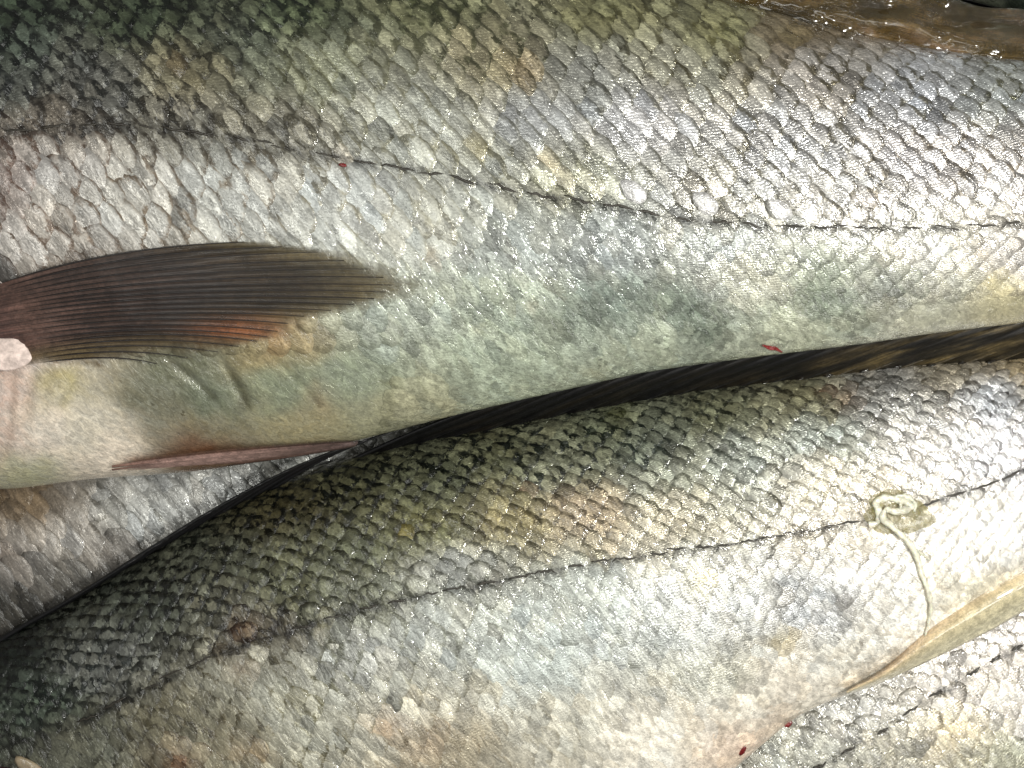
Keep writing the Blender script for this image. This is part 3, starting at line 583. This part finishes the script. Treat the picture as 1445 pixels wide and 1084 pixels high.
# anal fin of B, slick and tan
def an_col(u, v):
    c = ramp_cols(v, [(0, (232, 218, 190)), (.2, (208, 188, 152)), (.5, (194, 182, 146)), (.8, (198, 190, 158)), (1, (216, 208, 178))])
    o = (np.exp(-((u-.12)/.14)**2)*np.exp(-((v-.25)/.35)**2))[:, None]*.45; return c*(1-o)+o*lin((222, 180, 142)), np.stack([1-.97*(1-sstep(0, .34, v)), v, u], 1)
M_an = fin_material('slick_tan_fin', .16, .30, 1.0, .22)
def zan(x, y, t):
    s_ = sstep(1200, 1330, x); return float(B.z_at(np.array(x), np.array(min(y, float(B.bot(x))-1))))*(1-min(1, t*3)) + min(1, t*3)*(-118+22*math.sin(math.pi*min(t*1.0, 1)))*1.0 + (3+10*s_)*math.sin(math.pi*min(1, t*1.1))+2.2*(fbm(x/30, y/16, 2)-.5)*min(1, t*3)
anal = sheet('anal_fin', rootB, [(1195, 972), (1250, 938), (1300, 890), (1350, 850), (1400, 815), (1445, 790), (1550, 730), (1700, 650)], [(1195, 982), (1250, 961), (1300, 938), (1350, 914), (1400, 889), (1445, 863), (1550, 812), (1700, 740)], 110, 22, zan, M_an, an_col)
anal['label'] = 'smooth tan fin lying folded along the belly edge'
# gill cover edge of B in the bottom left corner
M_gill = plain('cream_gill_edge', (150, 136, 112), .4, .5, .5, 9, .2)
M_maroon = plain('maroon_gill_skin', (44, 18, 24), .4, .4, .4, 9)
zz = float(B.z_at(np.array(60.), np.array(1084.)))
g1 = blob('gill_cover', (46, 1088, zz+1), (30, 12, 6), M_gill, rootB, 12, 20, .22, rot=.62)
blob('gill_skin', (4, 1122, zz+2), (50, 36, 12), M_maroon, rootB, 10, 18, .2)

# ================================================================== fish under the left side (C)
Cf = Fish(-480, 900,
  top=[(-480, 900), (-200, 640), (0, 560), (200, 520), (400, 510), (600, 520), (900, 560)],
  bot=[(-480, 960), (-200, 1050), (0, 1060), (200, 1010), (400, 900), (600, 780), (900, 640)],
  ll=[(-480, 930), (-200, 750), (0, 650), (200, 600), (400, 585), (600, 585), (900, 590)],
  zc=[(-480, -250), (900, -250)], ratio=.40,
  pts=[(0,780,(156,148,142),(98,90,86),(.9,.8,.3)),(80,760,(190,184,176),(120,112,104),(.95,.9,.4)),(200,730,(198,200,196),(122,122,118),(.95,1,.4)),(300,690,(204,206,204),(120,122,120),(.95,1,.5)),(380,660,(150,152,150),(84,86,86),(.9,1,.4)),(20,715,(140,116,90),(90,72,56),(.9,.6,.3)),(100,820,(104,100,96),(62,60,58),(.9,.8,.3)),
       (0,850,(74,70,64),(40,38,35),(.8,.8,.3)),(150,790,(150,144,140),(90,86,84),(.9,.8,.3)),(200,900,(90,90,88),(50,50,50),(.9,.8,.3)),(-200,800,(160,150,140),(100,90,80),(.9,.8,.3)),(600,650,(150,150,148),(90,90,90),(.9,.8,.3))],  # darker entries along the lower fish's edge paint in the shade there
  stains=[(10,790,26,(170,140,118),.3)], creases=[])
rootC = thing('fish', 'silver grey fish mostly hidden under the big ones at the left edge', 'fish', (150, 780, -380), 'silver fish heaped on each other')
build_body(Cf, rootC, 200, 90)
outC = build_scales(Cf, rootC, 29, 7, 16, (-200, 620), shear=.30, rotdeg=24, relief=1.1)
emit_scales([o for o in outC if o[6][1] > 560], rootC, lambda x, y: not (y > 640 and y < B.top(x)+20 and y > A.bot(x)-15))
def brown_col(u, v):
    n = fbm(u*6, v*9); c = ramp_cols(n, [(.2, (70, 48, 34)), (.5, (104, 78, 56)), (.8, (132, 104, 76))]); return c, np.stack([np.ones_like(u), v, u], 1)
fin_fan('pelvic_fin', rootC, [(-120, 700, 0), (-110, 740, 0), (-100, 790, 0)], [(0, 672, 0), (0, 690, 0), (-30, 745, 0)], [(105, 676, 0), (90, 690, 0), (30, 732, 0)], 7, lambda c, u, t: -150-24*u-14*t, M_fin, M_ray, brown_col, ray_r=(1.6, .8), na=24, ridge=2, every=2)

# ================================================================== fish in the lower right corner (D)
D = Fish(700, 2100,
  top=[(700, 1250), (900, 1060), (1100, 930), (1300, 830), (1445, 770), (1700, 680), (2100, 640)],
  bot=[(700, 1420), (900, 1460), (1100, 1420), (1300, 1330), (1445, 1250), (1700, 1080), (2100, 760)],
  ll=[(700, 1340), (1000, 1180), (1100, 1112), (1195, 1060), (1250, 1027), (1320, 980), (1400, 934), (1445, 908), (1700, 800), (2100, 690)],
  zc=[(700, -290), (2100, -290)], ratio=.40,
  pts=[(1200,1020,(176,174,168),(104,102,96),(.85,.9,.6)),(1350,960,(204,198,190),(128,120,110),(.85,1,.65)),(1430,900,(216,210,204),(140,134,126),(.85,1,.65)),(1120,1060,(160,160,150),(96,96,86),(.85,.9,.55)),(1250,1070,(160,156,142),(96,92,78),(.85,.8,.7)),(1350,1040,(202,192,164),(140,124,92),(.9,.7,.55)),(1430,1000,(212,206,196),(150,142,130),(.9,.7,.6)),
       (1430,1070,(182,182,158),(120,120,98),(.9,.7,.7)),(1600,900,(210,205,200),(140,134,126),(.9,.9,.6)),(1200,1250,(190,186,170),(130,124,110),(.9,.7,.6))],
  stains=[(1340,1045,26,(196,170,120),.5),(1330,1035,8,(110,84,50),.7),(1300,1060,14,(170,150,110),.5)], creases=[])
rootD = thing('fish', 'silver fish at the lower right corner, under the belly with the smooth tan fin', 'fish', (1400, 1050, -380), 'silver fish heaped on each other')
build_body(D, rootD, 180, 90)
outD = build_scales(D, rootD, 28, 13, 22, (960, 1660), shear=.30, rotdeg=24, relief=.85)
emit_scales([o for o in outD if o[6][1] < 1250], rootD, lambda x, y: y < B.bot(x)-12)
pores(D, rootD, [1155, 1195, 1243, 1285, 1322, 1372, 1405, 1436], ln=10, r=1.9, up=4.0)

# ================================================================== fish beyond the top right corner (E)
E = Fish(900, 2100,
  top=[(900, -420), (1200, -560), (1445, -580), (1800, -500), (2100, -300)],
  bot=[(900, -330), (1200, -60), (1300, -18), (1400, 10), (1445, 22), (1700, 60), (2100, 40)],
  ll=[(900, -370), (1200, -330), (1445, -310), (1800, -250), (2100, -150)],
  zc=[(900, -150), (2100, -150)], ratio=.40,
  pts=[(1400,0,(120,126,108),(70,78,64),(.9,.5,.4)),(1440,5,(40,52,44),(16,24,20),(.8,.7,.4)),(1600,-100,(150,150,140),(90,90,80),(.9,.8,.5)),(1200,-150,(150,150,140),(90,90,80),(.9,.8,.5))], stains=[], creases=[(1416,-6,1424,16,4,8)])
rootE = thing('fish', 'grey green fish just showing past the wet brown fin at the top right corner', 'fish', (1500, -250, -380), 'silver fish heaped on each other')
build_body(E, rootE, 160, 80)

# ================================================================== small things lying on the fish
def on(f, x, y): return float(f.z_at(np.array(float(x)), np.array(float(y))))
def smear(f, pts, r, label, off=4.2):
    P = catmull([(x, y, on(f, x, y)+off) for x, y in pts], 6); n = len(P)
    rs = .85*r*(.35+.75*np.sin(np.linspace(.15, math.pi-.1, n))*(.75+.5*rng.random(n)))
    o = tube('blood_spot', P, 0, 0, M_blood, None, 8, rs=rs, flat=.3); tagt(o, label, 'blood', 'spots of blood on the fish')
smear(B, [(1044, 1066), (1048, 1059), (1052, 1054)], 4.4, 'red blood drop on the lowest belly edge, nearest the bottom border')
smear(B, [(1107, 1025), (1112, 1022), (1118, 1019)], 4.4, 'red blood drop on the belly edge beside the lower right fish')
smear(A, [(1076, 487), (1086, 491), (1094, 492), (1104, 497)], 3.2, 'thin red blood streak on the belly edge above the black fin', 5)
smear(A, [(478, 232), (484, 233), (489, 234)], 2.8, 'tiny red fleck just under the dark side line of the upper fish', 6)
sl = thing('slime_strand', 'cream coiled knot of slime with a long tail hanging down the lower fish', 'slime', (1260, 760, on(B, 1260, 760)))
def strand(name, pts, r0, r1, off=7):
    P = catmull([(p[0], p[1], on(B, p[0], p[1])+off-2+(p[2] if len(p) > 2 else 0)) for p in pts], 7); n = len(P)
    rs = (r0+(r1-r0)*np.linspace(0, 1, n))*(1+.42*(vn(np.arange(n)*.45, np.full(n, r0))-.5)*2); return tube(name, P, 0, 0, M_slime, sl, 9, rs=rs, flat=.7)
strand('tail', [(1252, 738, 3), (1268, 752, 4), (1284, 768, 3), (1294, 786), (1300, 808), (1308, 830), (1313, 852), (1312, 872), (1307, 892), (1305, 905)], 5.0, 1.8)
strand('coil', [(1226, 741), (1238, 737, 1), (1240, 722, 2), (1236, 710, 1), (1246, 703, 1), (1262, 704, 2), (1276, 708, 1), (1286, 714, 1), (1280, 720, 3), (1264, 722, 4), (1250, 720, 4), (1246, 732, 5), (1258, 742, 5)], 4.6, 5.0)
strand('coil', [(1262, 704, 3), (1270, 700, 3), (1282, 702, 2), (1292, 712, 1), (1290, 722, 1)], 3.6, 2.0)
strand('coil', [(1270, 706, 4), (1271, 716, 6), (1270, 726, 4)], 2.2, 1.6)
strand('filament', [(1294, 776, 0), (1304, 784, 0), (1312, 790, 0)], 2.4, 1.0)
n = 26; V = [(1262, 722, on(B, 1262, 722)+7.2)]
for r in (.5, .85, 1.0):
    for k in range(n):
        a = 2*math.pi*k/n; j = 1+.10*math.sin(3*a+1)+.07*math.sin(7*a); x = 1266+50*r*j*math.cos(a); y = 724+32*r*j*math.sin(a)+4*math.cos(a)
        V.append((x, y, on(B, x, y)+(7.2 if r < .9 else 3.0)-1.5*r))
F = [(0, 1+i, 1+(i+1) % n) for i in range(n)]+[(1+k*n+i, 1+(k+1)*n+i, 1+(k+1)*n+(i+1) % n, 1+k*n+(i+1) % n) for k in (0, 1) for i in range(n)]
mesh('film', np.array(V), F, M_slimefilm, sl)

# ================================================================== what the heap rests on
V = np.array([(-1400, -1200, -400.), (2900, -1200, -400), (2900, 2300, -400), (-1400, 2300, -400)])
tb = mesh('table', V, [(0, 3, 2, 1)], M_tray); tb['kind'] = 'structure'
print('tris', sum(len(o.data.polygons)*2 for o in bpy.data.objects if o.type == 'MESH'), 'objects', len(bpy.data.objects))
